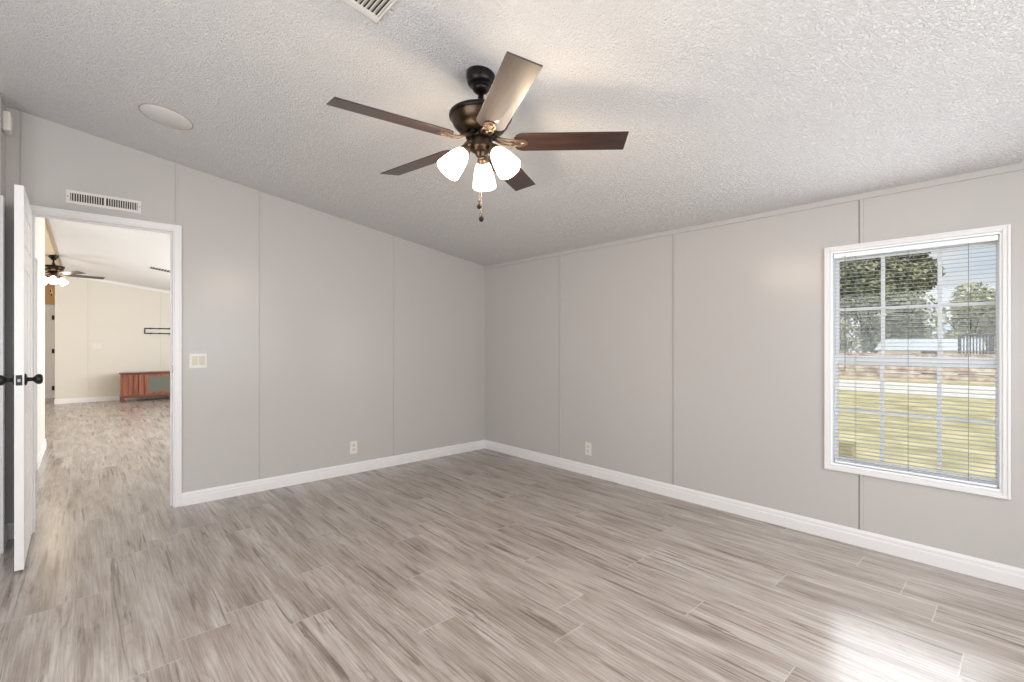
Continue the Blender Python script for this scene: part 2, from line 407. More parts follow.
# far wall seam battens
for q, x in enumerate((0.05, 1.27)):
    bm = bm_new(); bx(bm, x-0.012, x+0.012, YF-0.006, YF, 0.1, cz(x)-0.01)
    struct('trim_%d' % (q+51), bm, M['cream'], 'painted batten on the far wall', bevel=0.002)
bm = bm_new()
for a, b in ((-0.44, 3.4),):
    c = [(a, YF-0.02, cz(a)-0.05), (b, YF-0.02, cz(b)-0.05), (b, YF, cz(b)-0.05), (a, YF, cz(a)-0.05), (a, YF-0.02, cz(a)), (b, YF-0.02, cz(b)), (b, YF, cz(b)), (a, YF, cz(a))]
    v = [bm.verts.new(p) for p in c]
    for f in ((0, 3, 2, 1), (4, 5, 6, 7), (0, 1, 5, 4), (1, 2, 6, 5), (2, 3, 7, 6), (3, 0, 4, 7)): bm.faces.new([v[i] for i in f])
struct('trim_53', bm, M['trim'], 'white moulding where the far wall meets the ceiling')

# ------------------------------------------------------------------ baseboards (profiled)
def base(name, p0, p1, inward, h=0.098, label='white baseboard'):
    p0, p1, n = Vector((*p0, 0)), Vector((*p1, 0)), Vector((*inward, 0))
    prof = [(0, 0), (0.014, 0), (0.014, h*0.62), (0.011, h*0.68), (0.011, h*0.86), (0.006, h), (0, h)]
    bm = bm_new()
    a = [bm.verts.new(p0 + n*d + Vector((0, 0, z))) for d, z in prof]; b = [bm.verts.new(p1 + n*d + Vector((0, 0, z))) for d, z in prof]
    for i in range(len(prof)): bm.faces.new((a[i], a[(i+1) % len(a)], b[(i+1) % len(a)], b[i]))
    bm.faces.new(a[::-1]); bm.faces.new(b)
    return struct(name, bm, M['trim'], label)
base('baseboard_back', (DX1+0.039, YA), (XB, YA), (0, -1), label='white baseboard under the light switch and outlet on the doorway wall')
base('baseboard_right', (XB, YBK), (XB, YA), (-1, 0), label='white baseboard under the window')
base('baseboard_back_left', (XC, YA), (DX0-0.04, YA), (0, -1), label='short white baseboard behind the open door')
base('baseboard_left', (XC, 4.085), (XC, YA), (1, 0), label='short white baseboard on the left stub wall')
base('baseboard_hall', (-0.35, 6.48), (-0.35, HWY), (1, 0), label='white baseboard of the hall wall')
base('baseboard_far', (-0.448, YF), (XB, YF), (0, -1), label='white baseboard of the far wall')
base('baseboard_far_end', (-0.448, YF), (-0.448, YEND), (-1, 0), label='white baseboard at the end of the far wall')

# ------------------------------------------------------------------ doorway casing and jamb
bm = bm_new()
cw = 0.039
bx(bm, DX1-0.004, DX1+cw, YA-0.013, YA, 0, DZ-0.004+cw)
bx(bm, DX0-cw, DX0+0.004, YA-0.013, YA, 0, DZ-0.004+cw)
bx(bm, DX0+0.004, DX1-0.004, YA-0.013, YA, DZ-0.004, DZ-0.004+cw)
# raised outer bead of the casing
bx(bm, DX1+cw-0.014, DX1+cw, YA-0.018, YA-0.013, 0, DZ-0.004+cw)
bx(bm, DX0-cw, DX0-cw+0.014, YA-0.018, YA-0.013, 0, DZ-0.004+cw)
bx(bm, DX0-cw+0.014, DX1+cw-0.014, YA-0.018, YA-0.013, DZ-0.018+cw, DZ-0.004+cw)
struct('trim_61', bm, M['trim'], 'white casing around the doorway', bevel=0.002)
bm = bm_new()
bx(bm, DX1-0.012, DX1, YA-0.002, YA+T+0.002, 0, DZ-0.012); bx(bm, DX0, DX0+0.012, YA-0.002, YA+T+0.002, 0, DZ-0.012)
bx(bm, DX0, DX1, YA-0.002, YA+T+0.002, DZ-0.012, DZ)
bx(bm, DX1-0.022, DX1-0.012, YA+0.042, YA+0.07, 0, DZ-0.022); bx(bm, DX0+0.012, DX0+0.022, YA+0.042, YA+0.07, 0, DZ-0.022)
bx(bm, DX0+0.012, DX1-0.012, YA+0.042, YA+0.07, DZ-0.022, DZ-0.012)
jamb = struct('trim_62', bm, M['trim'], 'white jamb lining of the doorway', bevel=0.0015)
sp = box_obj('strike_plate', M['nickel'], jamb, DX1-0.0145, DX1-0.0115, YA+0.004, YA+0.032, 1.00, 1.058)
bm = bm_new()
bx(bm, DX1-0.002, DX1+cw, YA+T, YA+T+0.013, 0, DZ+cw)
bx(bm, -0.348, DX1-0.002, YA+T, YA+T+0.013, DZ-0.002, DZ+cw)
struct('trim_63', bm, M['trim'], 'white casing on the far side of the doorway', bevel=0.002)

# ------------------------------------------------------------------ open door (leaf swung into the room)
LW, LT, LH = 0.645, 0.036, 2.052
door = thing('door_1', 'open white interior door seen almost edge on beside the doorway', 'door', (-0.2505, 4.266, 0.012), math.radians(0.75))
door['kind'] = 'structure'
# local frame: leaf runs along -Y from the hinge, right face at x=0
bm = bm_new()
bx(bm, -LT+0.004, -0.004, -LW, 0, 0, LH)
st = 0.105
for s0, s1 in ((-0.004, 0.0), (-LT, -LT+0.004)):
    bx(bm, s0, s1, -LW, -LW+st, 0, LH); bx(bm, s0, s1, -st, 0, 0, LH); bx(bm, s0, s1, -LW/2-0.045, -LW/2+0.045, 0, LH)
    for z0, z1 in ((0, .22), (.83, .99), (1.62, 1.73), (LH-.12, LH)):
        for y0, y1 in ((-LW+st, -LW/2-0.045), (-LW/2+0.045, -st)): bx(bm, s0, s1, y0, y1, z0, z1)
    for z0, z1 in ((.22, .83), (.99, 1.62), (1.73, LH-.12)):
        for y0, y1 in ((-LW+st, -LW/2-0.045), (-LW/2+0.045, -st)):
            e = 0.02; m_ = (s0+s1)/2
            if s0 > -0.01: bx(bm, -0.005, -0.001, y0+e, y1-e, z0+e, z1-e)
            else: bx(bm, -LT+0.001, -LT+0.005, y0+e, y1-e, z0+e, z1-e)
obj('door_leaf', bm, M['trim'], door)
kz = 1.012
for s, x in ((1, 0.0), (-1, -LT)):
    bm = bm_new(); mtx = Matrix.Translation((x, -LW+0.062, kz)) @ Matrix.Rotation(s*PI/2, 4, 'Y')
    lathe(bm, [(0.032, 0), (0.032, 0.005), (0.026, 0.009), (0.012, 0.012), (0.010, 0.030), (0.016, 0.036), (0.025, 0.044), (0.0285, 0.054), (0.027, 0.063), (0.018, 0.070), (0.004, 0.072)], 28, mtx)
    o = obj('door_knob', bm, M['black'], door); o['label'] = 'black round door knob'
lp = box_obj('latch_plate', M['black'], door, -LT/2-0.0125, -LT/2+0.0125, -LW-0.0015, -LW+0.002, kz-0.028, kz+0.028, bevel=0.002)
lp['label'] = 'black latch plate'
o = box_obj('latch_bolt', M['nickel'], lp, -LT/2-0.006, -LT/2+0.006, -LW-0.011, -LW, kz-0.010, kz+0.008, bevel=0.002); o['label'] = 'shiny latch bolt'
for z in (0.22, 1.02, 1.84):
    bm = bm_new(); tube(bm, [(-LT-0.003, 0.004, z-0.04), (-LT-0.003, 0.004, z+0.04)], 0.005, 10); obj('hinge', bm, M['black'], door)

# hall door in the cream wall
d2 = thing('door_2', 'white closed door in the hall wall behind the open door', 'door', (-0.40, 6.07, 0)); d2['kind'] = 'structure'
bm = bm_new(); bx(bm, -0.018, 0.018, -0.335, 0.335, 0.01, 2.02); bx(bm, 0.018, 0.024, -0.24, 0.24, 0.2, 0.85); bx(bm, 0.018, 0.024, -0.24, 0.24, 1.0, 1.85)
obj('door_leaf', bm, M['trim'], d2, 0.003)
bm = bm_new(); bx(bm, 0.05, 0.063, -0.40, -0.335, 0, 2.085); bx(bm, 0.05, 0.063, 0.335, 0.40, 0, 2.085); bx(bm, 0.05, 0.063, -0.335, 0.335, 2.02, 2.085)
bx(bm, -0.05, 0.05, -0.35, -0.335, 0, 2.03); bx(bm, -0.05, 0.05, 0.335, 0.35, 0, 2.03)
obj('door_frame', bm, M['trim'], d2, 0.002)

# far white door with black hinges
d3 = thing('door_3', 'distant white door with black hinges left of the far wall', 'door', (-0.50, YEND, 0)); d3['kind'] = 'structure'
bm = bm_new(); bx(bm, -0.86, -0.05, -0.01, 0.03, 0.01, 2.02)
for z0, z1 in ((.25, .9), (1.05, 1.85)):
    for x0, x1 in ((-0.76, -0.50), (-0.41, -0.15)): bx(bm, x0, x1, -0.016, -0.01, z0, z1)
obj('door_leaf', bm, M['trim'], d3, 0.003)
bm = bm_new(); bx(bm, -0.92, -0.86, -0.02, 0.1, 0, 2.09); bx(bm, -0.05, 0.05, -0.02, 0.1, 0, 2.09); bx(bm, -0.86, -0.05, -0.02, 0.1, 2.03, 2.09)
obj('door_frame', bm, M['trim'], d3, 0.003)
for z in (0.22, 1.05, 1.80):
    bm = bm_new(); bx(bm, -0.050, -0.008, -0.034, -0.012, z-0.05, z+0.05); obj('hinge', bm, M['black'], d3)['label'] = 'black hinge'

# ------------------------------------------------------------------ wall register above the doorway
rg = thing('wall_register', 'long white slotted air register above the doorway', 'air vent', (0.102, YA, 2.195))
bm = bm_new(); w, h = 0.197, 0.044
bx(bm, -w, w, -0.006, 0, h-0.018, h); bx(bm, -w, w, -0.006, 0, -h, -h+0.018)
bx(bm, -w, -w+0.022, -0.006, 0, -h+0.018, h-0.018); bx(bm, w-0.022, w, -0.006, 0, -h+0.018, h-0.018)
bx(bm, -0.006, 0.006, -0.006, 0, -h+0.018, h-0.018)
obj('frame', bm, M['plastic'], rg, 0.0015)
box_obj('backing', M['dark_gap'], rg, -w+0.02, w-0.02, -0.0012, -0.0002, -h+0.016, h-0.016)
bm = bm_new(); n = 28
for i in range(n):
    x = -w+0.028 + (2*w-0.056)*i/(n-1)
    if abs(x) > 0.008: bx(bm, x-0.0022, x+0.0022, -0.005, -0.001, -h+0.018, h-0.018)
obj('slats', bm, M['plastic'], rg)
for s in (-1, 1):
    bm = bm_new(); lathe(bm, [(0.0035, 0), (0.0035, 0.002), (0.001, 0.003)], 10, Matrix.Translation((s*(w-0.011), -0.006, 0)) @ Matrix.Rotation(PI/2, 4, 'X')); obj('screw', bm, M['cord'], rg)

# ------------------------------------------------------------------ light switch
sw = thing('light_switch', 'ivory double rocker light switch beside the doorway', 'light switch', (0.642, YA, 1.089))
bm = bm_new(); bx(bm, -0.058, 0.058, -0.006, 0, -0.057, 0.057); obj('cover_plate', bm, M['plastic'], sw, 0.004)
for s in (-1, 1):
    bm = bm_new(); bx(bm, s*0.023-0.018, s*0.023+0.018, -0.0072, -0.004, -0.035, 0.035); fr = obj('rocker_frame', bm, M['ivory'], sw, 0.001)
    bm = bm_new(); mt = Matrix.Translation((s*0.023, -0.008, 0)) @ Matrix.Rotation(math.radians(4*s), 4, 'X')
    bx(bm, -0.015, 0.015, -0.003, 0.003, -0.031, 0.031, mtx=mt); obj('rocker', bm, M['ivory'], fr, 0.001)

# ------------------------------------------------------------------ outlets
def outlet(name, label, loc, rotz):
    t = thing(name, label, 'power outlet', loc, rotz)
    bm = bm_new(); bx(bm, -0.035, 0.035, -0.006, 0, -0.058, 0.058); obj('cover_plate', bm, M['plastic'], t, 0.004)
    for s in (-1, 1):
        bm = bm_new(); lathe(bm, [(0.0165, 0), (0.0165, 0.002), (0.015, 0.0035)], 20, Matrix.Translation((0, -0.0055, s*0.0205)) @ Matrix.Rotation(PI/2, 4, 'X'))
        r = obj('socket', bm, M['ivory'], t)
        for x, hh in ((-0.006, 0.008), (0.006, 0.0065)): box_obj('slot', M['dark_gap'], r, x-0.0013, x+0.0013, -0.0098, -0.0085, s*0.0205-hh/2+0.002, s*0.0205+hh/2+0.002)
    return t
outlet('power_outlet', 'white duplex outlet low on the doorway wall', (1.872, YA, 0.243), 0)
outlet('power_outlet', 'white duplex outlet low on the window wall', (XB, 2.760, 0.243), -PI/2)

# ------------------------------------------------------------------ small chime box, top left
ch = thing('door_chime', 'small white box high on the short left wall near the ceiling', 'alarm', (XC, 4.13, 2.55))
bm = bm_new(); bx(bm, 0, 0.036, -0.03, 0.07, -0.058, 0.058); obj('housing', bm, M['plastic'], ch, 0.008)
bm = bm_new(); bx(bm, 0.035, 0.038, -0.01, 0.05, -0.03, 0.03); obj('grille', bm, M['plastic'], ch, 0.001)

# ------------------------------------------------------------------ items on the sloped ceiling
slope = Matrix.Rotation(math.atan(0.151), 4, 'Y')          # ceiling drops toward +X
def on_ceiling(o, x, y):
    o.location = (x, y, cz(x)); o.rotation_euler = (0, math.atan(0.151), 0)
pl = thing('ceiling_cover_plate', 'round white cover plate on the ceiling above the doorway', 'cover plate'); on_ceiling(pl, 0.366, 3.508)
bm = bm_new(); lathe(bm, [(0.131, 0.001), (0.131, -0.002), (0.126, -0.005), (0.004, -0.006)], 48); obj('disc', bm, mat('ceiling_paint', srgb(216, 213, 210), 0.9, 0, 0.15), pl)
bm = bm_new(); lathe(bm, [(0.1312, 0.0005), (0.1350, -0.001), (0.1350, -0.002), (0.1312, -0.0015)], 48, cap=False); obj('rim', bm, mat('brown_gap', srgb(150, 122, 100), 0.9), pl)
for a in (0.7, 2.2, 3.9, 5.4):
    bm = bm_new(); lathe(bm, [(0.005, 0), (0.005, -0.003), (0.002, -0.004)], 10, Matrix.Translation((0.108*math.cos(a), 0.108*math.sin(a), -0.0050))); obj('screw', bm, M['plastic'], pl)

cv = thing('ceiling_register', 'white square louvred air register on the ceiling at the top edge', 'air vent'); on_ceiling(cv, 0.705, 1.600)
bm = bm_new(); w = 0.165
for e, z0, z1 in ((0, -0.004, 0.0), (0.013, -0.009, -0.004), (0.026, -0.014, -0.009)):
    a = w-e; b = w-e-0.010 if e < 0.02 else w-0.044; c = w-0.009
    bx(bm, -w+e*0.25, w-e*0.25, b, a, z0, z1); bx(bm, -w+e*0.25, w-e*0.25, -a, -b, z0, z1)
    bx(bm, -w+e*0.25, -c+e*0.1, -b, b, z0, z1); bx(bm, c-e*0.1, w-e*0.25, -b, b, z0, z1)
obj('frame', bm, M['plastic'], cv)
box_obj('backing', M['dark_gap'], cv, -w+0.008, w-0.008, -w+0.008, w-0.008, -0.002, -0.0005)
bm = bm_new()
for i in range(19):
    x = -w+0.016 + (2*w-0.032)*i/18
    bx(bm, -0.0085, 0.0085, -w+0.044, w-0.044, -0.0007, 0.0007, mtx=Matrix.Translation((x, 0, -0.009)) @ Matrix.Rotation(math.radians(-35), 4, 'Y'))
obj('louvres', bm, M['plastic'], cv)

lv = thing('ceiling_register', 'small dark slotted air register on the far white ceiling', 'air vent'); on_ceiling(lv, 0.97, 10.07)
bm = bm_new(); bx(bm, -0.16, 0.16, 0.13, 0.145, -0.006, 0); bx(bm, -0.16, 0.16, -0.145, -0.13, -0.006, 0); bx(bm, -0.16, -0.145, -0.13, 0.13, -0.006, 0); bx(bm, 0.145, 0.16, -0.13, 0.13, -0.006, 0)
obj('frame', bm, M['plastic'], lv)
box_obj('backing', M['dark_gap'], lv, -0.145, 0.145, -0.13, 0.13, -0.004, -0.001)
bm = bm_new()
for i in range(7): bx(bm, -0.12+i*0.04-0.003, -0.12+i*0.04+0.003, -0.13, 0.13, -0.006, -0.004)
obj('slats', bm, M['plastic'], lv)

# ------------------------------------------------------------------ ceiling fan
def make_fan(name, label, group=None):
    t = thing(name, label, 'ceiling fan', group=group)     # origin on the ceiling above the hub
    bm = bm_new(); lathe(bm, [(0.066, 0.010), (0.066, -0.013), (0.061, -0.036), (0.053, -0.047), (0.036, -0.048), (0.036, -0.051), (0.040, -0.058), (0.037, -0.068), (0.026, -0.079), (0.016, -0.081)], 36); obj('canopy', bm, M['bronze_dark'], t)
    bm = bm_new(); lathe(bm, [(0.013, -0.075), (0.013, -0.150)], 16); lathe(bm, [(0.021, -0.128), (0.024, -0.165)], 20); obj('downrod', bm, M['bronze_dark'], t)
    bm = bm_new(); lathe(bm, [(0.02, -0.160), (0.06, -0.163), (0.105, -0.168), (0.130, -0.176), (0.139, -0.186), (0.139, -0.198), (0.134, -0.204), (0.131, -0.212), (0.124, -0.230), (0.108, -0.248), (0.086, -0.261), (0.064, -0.267), (0.045, -0.269)], 48); mo = obj('motor_housing', bm, M['bronze'], t)
    bm = bm_new(); lathe(bm, [(0.134, -0.177), (0.142, -0.181), (0.144, -0.190), (0.142, -0.198), (0.134, -0.203)], 48, cap=False); obj('housing_band', bm, M['bronze_dark'], mo)
    bm = bm_new(); lathe(bm, [(0.052, -0.266), (0.052, -0.286), (0.048, -0.290)], 32)
    for i in range(10):
        bx(bm, 0.052, 0.068, -0.011, 0.011, -0.285, -0.264, mtx=Matrix.Rotation(i*PI/5+0.3, 4, 'Z'))
    obj('flywheel', bm, M['bronze_dark'], t)
    bm = bm_new(); lathe(bm, [(0.046, -0.288), (0.050, -0.294), (0.050, -0.330), (0.047, -0.342), (0.034, -0.352), (0.022, -0.357), (0.020, -0.370), (0.010, -0.376), (0.003, -0.378)], 36); obj('switch_housing', bm, M['bronze'], t)
    # blades
    for i in range(5):
        a = math.radians(-42.2 - 1.7 + 72*i)
        R = Matrix.Rotation(a, 4, 'Z')
        P = R @ Matrix.Translation((0, 0, -0.306)) @ Matrix.Rotation(math.radians(-12), 4, 'X')
        bm = bm_new(); r0, r1, hw = 0.152, 0.656, 0.0625
        out = [(r1, -hw), (r1, hw), (r0+0.035, hw), (r0+0.012, hw-0.012), (r0, hw-0.034), (r0, -hw+0.034), (r0+0.012, -hw+0.012), (r0+0.035, -hw)]
        prism(bm, out, -0.0028, 0.0028)
        bl = obj('blade', bm, M['walnut'], t, 0.0012); bl.matrix_local = P
        bm = bm_new()
        # iron: arm from the flywheel, spreading into an oval foot under the blade
        arm = [Vector((0.055, 0.0, 0.028)), Vector((0.085, 0.0, 0.014)), Vector((0.115, 0.0, -0.003)), Vector((0.150, 0, -0.008))]
        tube(bm, arm, [0.010, 0.008, 0.007, 0.006], 10)
        tube(bm, [(0.055, 0.014, 0.026), (0.095, 0.020, 0.004), (0.135, 0.024, -0.006), (0.185, 0.016, -0.006)], 0.0045, 8)
        tube(bm, [(0.055, -0.014, 0.026), (0.095, -0.020, 0.004), (0.135, -0.024, -0.006), (0.185, -0.016, -0.006)], 0.0045, 8)
        ov = [(0.175+0.040*math.cos(q*2*PI/24), 0.028*math.sin(q*2*PI/24)) for q in range(24)]
        prism(bm, ov, -0.0070, -0.0028)
        lathe(bm, [(0.012, -0.007), (0.010, -0.012), (0.004, -0.013)], 14, Matrix.Translation((0.192, 0, 0)))
        for sy in (-1, 1): lathe(bm, [(0.006, -0.007), (0.005, -0.010), (0.002, -0.011)], 10, Matrix.Translation((0.160, sy*0.013, 0)))
        obj('blade_iron', bm, M['brass'], bl)
    # lamps
    for i in range(3):
        a = math.radians(-42.2 + 87 + 120*i)
        R = Matrix.Rotation(a, 4, 'Z')
        bm = bm_new()
        p = [R @ Vector(q) for q in ((0.040, 0, -0.322), (0.058, 0, -0.326), (0.068, 0, -0.337), (0.072, 0, -0.352))]
        tube(bm, p, 0.010, 10)
        X = R @ Matrix.Translation((0.069, 0, -0.346)) @ Matrix.Rotation(math.radians(-38), 4, 'Y')
        lathe(bm, [(0.010, 0.006), (0.021, 0.002), (0.026, -0.012), (0.027, -0.030), (0.024, -0.034)], 24, X)
        obj('lamp_socket', bm, M['brass'], t)
        bm = bm_new()
        outer = [(0.025, -0.022), (0.031, -0.030), (0.039, -0.048), (0.046, -0.075), (0.052, -0.105), (0.056, -0.132), (0.057, -0.142)]
        inner = [(r-0.003, z) for r, z in outer[::-1]]
        lathe(bm, outer + inner, 32, X, cap=False)
        obj('lamp_shade', bm, M['lamp_glass'], t)
        bm = bm_new(); lathe(bm, [(0.006, -0.034), (0.014, -0.050), (0.024, -0.080), (0.027, -0.100), (0.020, -0.118), (0.004, -0.125)], 20, X)
        obj('bulb', bm, M['lamp_glass'], t)
    # pull chains
    for (dx, dy, z1) in ((-0.005, -0.034, -0.585), (0.004, -0.026, -0.640)):
        v = Matrix.Rotation(-yaw, 4, 'Z') @ Vector((dx, dy, 0))
        bm = bm_new()
        tube(bm, [(v.x, v.y, -0.345), (v.x, v.y, z1)], 0.0011, 6)
        zz = -0.36
        while zz > z1:
            bmesh.ops.create_icosphere(bm, subdivisions=1, radius=0.0019, matrix=Matrix.Translation((v.x, v.y, zz))); zz -= 0.006
        c = obj('pull_chain', bm, M['brass'], t)
        bm = bm_new(); lathe(bm, [(0.002, 0.012), (0.004, 0.006), (0.009, -0.008), (0.0115, -0.020), (0.009, -0.029), (0.003, -0.033)], 18, Matrix.Translation((v.x, v.y, z1))); obj('chain_fob', bm, M['bronze_dark'], c)
    return t
fan = make_fan('ceiling_fan', 'bronze five-blade ceiling fan with three lit glass shades in the bedroom')
fan2 = copy_tree(fan)
fan2['label'] = 'distant ceiling fan with lit shades seen through the doorway'
FX, FY = 1.334, 1.683
fan.location = (FX, FY, cz(FX))
fan2.location = (-0.386, 10.88, RZ-0.012); fan2.rotation_euler = (0, 0, math.radians(-14))
WARM = (1.0, 0.80, 0.58)
for i in range(3):
    a = math.radians(-42.2 + 87 + 120*i)
    add_light('fan_lamp', 'POINT', (FX+0.19*math.cos(a), FY+0.19*math.sin(a), cz(FX)-0.50), 7.5, WARM, radius=0.05)
add_light('far_fan_lamp', 'POINT', (-0.386, 10.88, RZ-0.62), 6, WARM, radius=0.12)

# ------------------------------------------------------------------ window: casing, sashes, glass
win = bpy.data.objects.new('window_1', None); COL.objects.link(win); win['kind'] = 'structure'; win['label'] = 'white double hung window with grid muntins'; win['category'] = 'window'
bm = bm_new(); cw2 = 0.029; xo = XB-0.014
y0, y1, z0, z1 = WY0-cw2, WY1+cw2, WZ0-cw2, WZ1+cw2
bx(bm, xo, XB, y0, WY0, z0, z1); bx(bm, xo, XB, WY1, y1, z0, z1); bx(bm, xo, XB, WY0, WY1, z0, WZ0); bx(bm, xo, XB, WY0, WY1, WZ1, z1)
for a, b, c, d in ((y0, y0+.012, z0, z1), (y1-.012, y1, z0, z1), (y0+.012, y1-.012, z0, z0+.012), (y0+.012, y1-.012, z1-.012, z1)): bx(bm, xo-0.005, xo, a, b, c, d)
obj('casing', bm, M['trim'], win, 0.002)
bm = bm_new(); f = 0.012
bx(bm, XB-0.002, XB+T, WY0, WY0+f, WZ0, WZ1); bx(bm, XB-0.002, XB+T, WY1-f, WY1, WZ0, WZ1)
bx(bm, XB-0.002, XB+T, WY0+f, WY1-f, WZ0, WZ0+f); bx(bm, XB-0.002, XB+T, WY0+f, WY1-f, WZ1-f, WZ1)
obj('jamb_liner', bm, M['vinyl'], win, 0.001)
def sash(name, xa, xb, za, zb):
    bm = bm_new(); s = 0.016; ya, yb = WY0+f, WY1-f
    bx(bm, xa, xb, ya, ya+s, za, zb); bx(bm, xa, xb, yb-s, yb, za, zb); bx(bm, xa, xb, ya+s, yb-s, za, za+0.034); bx(bm, xa, xb, ya+s, yb-s, zb-0.042, zb)
    xm = (xa+xb)/2
    for y in (0.344, 0.597): bx(bm, xm-0.006, xm+0.006, y-0.0095, y+0.0095, za+0.034, zb-0.042)
    zm = (za+zb)/2
    bx(bm, xm-0.0065, xm+0.0065, ya+s, yb-s, zm-0.009, zm+0.009)
    o = obj(name, bm, M['vinyl'], win, 0.0015)
    box_obj('glass_pane', M['glass'], o, xm-0.0015, xm+0.0015, ya+s-0.004, yb-s+0.004, za+0.03, zb-0.038)
    return o
sash('upper_sash', XB+0.068, XB+0.092, 1.085, WZ1-f)
lo = sash('lower_sash', XB+0.042, XB+0.066, WZ0+f, 1.146)
bm = bm_new(); bx(bm, XB+0.030, XB+0.045, 0.44, 0.50, 1.146, 1.158); obj('sash_lock', bm, M['vinyl'], lo, 0.002)

# ------------------------------------------------------------------ mini blind
bl = thing('mini_blind', 'white horizontal mini blind, slats open, hanging in the window', 'blind', (XB+0.018, 0, 0))
ya, yb = WY0+f+0.004, WY1-f-0.004
bm = bm_new(); bx(bm, -0.014, 0.014, ya, yb, WZ1-f-0.030, WZ1-f-0.002); obj('headrail', bm, M['vinyl'], bl, 0.002)
bm = bm_new(); bx(bm, -0.010, 0.010, ya+0.004, yb-0.004, WZ0+f+0.004, WZ0+f+0.016); obj('bottom_rail', bm, M['vinyl'], bl, 0.002)
bm = bm_new(); z = WZ0+f+0.030; pitch = 0.0225
while z < WZ1-f-0.036:
    mt = Matrix.Translation((0, 0, z)) @ Matrix.Rotation(math.radians(-4), 4, 'Y')
    sec = [(-0.0120, -0.0012), (-0.006, 0.0003), (0.0, 0.0008), (0.006, 0.0003), (0.0120, -0.0012)]
    rows = []
    for y in (ya+0.004, yb-0.004):
        rows.append([bm.verts.new(mt @ Vector((x, y, zz))) for x, zz in sec] + [bm.verts.new(mt @ Vector((x, y, zz-0.0005))) for x, zz in sec[::-1]])
    n = len(rows[0])
    for i in range(n): bm.faces.new((rows[0][i], rows[0][(i+1) % n], rows[1][(i+1) % n], rows[1][i]))
    bm.faces.new(rows[0][::-1]); bm.faces.new(rows[1]); z += pitch
obj('slats', bm, M['slat'], bl)
for y in (0.225, 0.472, 0.720):
    bm = bm_new()
    for x in (-0.0125, 0.0125): tube(bm, [(x, y, WZ0+f+0.016), (x, y, WZ1-f-0.030)], 0.0006, 5)
    obj('ladder_cord', bm, M['cord'], bl)
bm = bm_new(); tube(bm, [(-0.016, 0.770, WZ1-f-0.02), (-0.018, 0.770, 1.06)], 0.0016, 8); obj('tilt_wand', bm, M['cord'], bl)

# ------------------------------------------------------------------ far room furniture
tv = thing('media_cabinet', 'low reddish brown wooden cabinet with grey glass door against the far wall', 'cabinet', (0.535, 12.62, 0))
Wc, Dc = 1.22, 0.42
bm = bm_new(); bx(bm, 0.015, Wc-0.015, 0.012, Dc, 0.10, 0.575); obj('body', bm, M['cherry'], tv, 0.004)
bm = bm_new(); bx(bm, 0, Wc, -0.012, Dc+0.005, 0.575, 0.610); obj('top', bm, M['cherry_top'], tv, 0.006)
bm = bm_new(); bx(bm, 0.005, Wc-0.005, 0.002, Dc, 0.085, 0.125); obj('plinth_rail', bm, M['cherry_top'], tv, 0.003)
for x in (0.012, Wc-0.072):
    for y in (0.004, Dc-0.06):
        bm = bm_new(); v = bx(bm, x, x+0.06, y, y+0.055, 0, 0.10); obj('leg', bm, M['cherry_top'], tv, 0.005)
bm = bm_new()
for i in range(4):
    x = 0.05+i*0.085; bx(bm, x, x+0.072, -0.002 - 0.006*(i % 2), 0.014, 0.145, 0.560)
obj('slatted_door', bm, M['cherry'], tv, 0.004)
bm = bm_new()
for i in range(3):
    x = 0.965+i*0.078; bx(bm, x, x+0.066, -0.002 - 0.006*(i % 2), 0.014, 0.145, 0.560)
obj('slatted_door', bm, M['cherry'], tv, 0.004)
bm = bm_new(); a, b = 0.40, 0.95
bx(bm, a, a+0.055, -0.006, 0.014, 0.145, 0.560); bx(bm, b-0.045, b, -0.006, 0.014, 0.145, 0.560); bx(bm, a+0.055, b-0.045, -0.006, 0.014, 0.145, 0.190); bx(bm, a+0.055, b-0.045, -0.006, 0.014, 0.515, 0.560)
dd = obj('glass_door', bm, M['cherry'], tv, 0.003)
box_obj('glass_panel', M['tv_glass'], dd, a+0.05, b-0.04, 0.001, 0.010, 0.185, 0.520)

hk = thing('wall_rack', 'black narrow metal rack on the far wall above the cabinet', 'rack', (0.97, YF, 1.50))
bm = bm_new(); wk = 0.9; hh = 0.055
for zz in (-hh, hh): bx(bm, 0, wk, -0.020, 0, zz-0.011, zz+0.011)
for x in (0.0, wk-0.02): bx(bm, x, x+0.02, -0.020, -0.004, -hh+0.011, hh-0.011)
obj('frame', bm, M['black'], hk, 0.001)
for i in range(5):
    for zz in (-hh, hh):
        bm = bm_new(); lathe(bm, [(0.016, 0), (0.018, 0.008), (0.010, 0.014)], 14, Matrix.Translation((0.11+i*0.17, -0.020, zz)) @ Matrix.Rotation(PI/2, 4, 'X')); obj('peg', bm, M['black'], hk)
o = thing('light_switch', 'white switch plate on the far cream wall', 'light switch', (0.19, YF, 1.16))
bm = bm_new(); bx(bm, -0.07, 0.07, -0.006, 0, -0.055, 0.055); obj('cover_plate', bm, M['plastic'], o, 0.003)
for i in (-1, 0, 1): box_obj('toggle', M['plastic'], o, i*0.04-0.006, i*0.04+0.006, -0.014, -0.005, -0.012, 0.012, bevel=0.001)

# ------------------------------------------------------------------ outside
GZ = -0.70
bm = bm_new(); bx(bm, XB+T+0.001, 110, -60, 80, GZ-0.2, GZ); struct('ground_lawn', bm, M['grass'], 'yellow green lawn outside the window')
bm = bm_new(); bx(bm, 22.8, 29.2, -60, 80, GZ, GZ+0.02); struct('road', bm, M['road'], 'pale gravel road across the lawn')

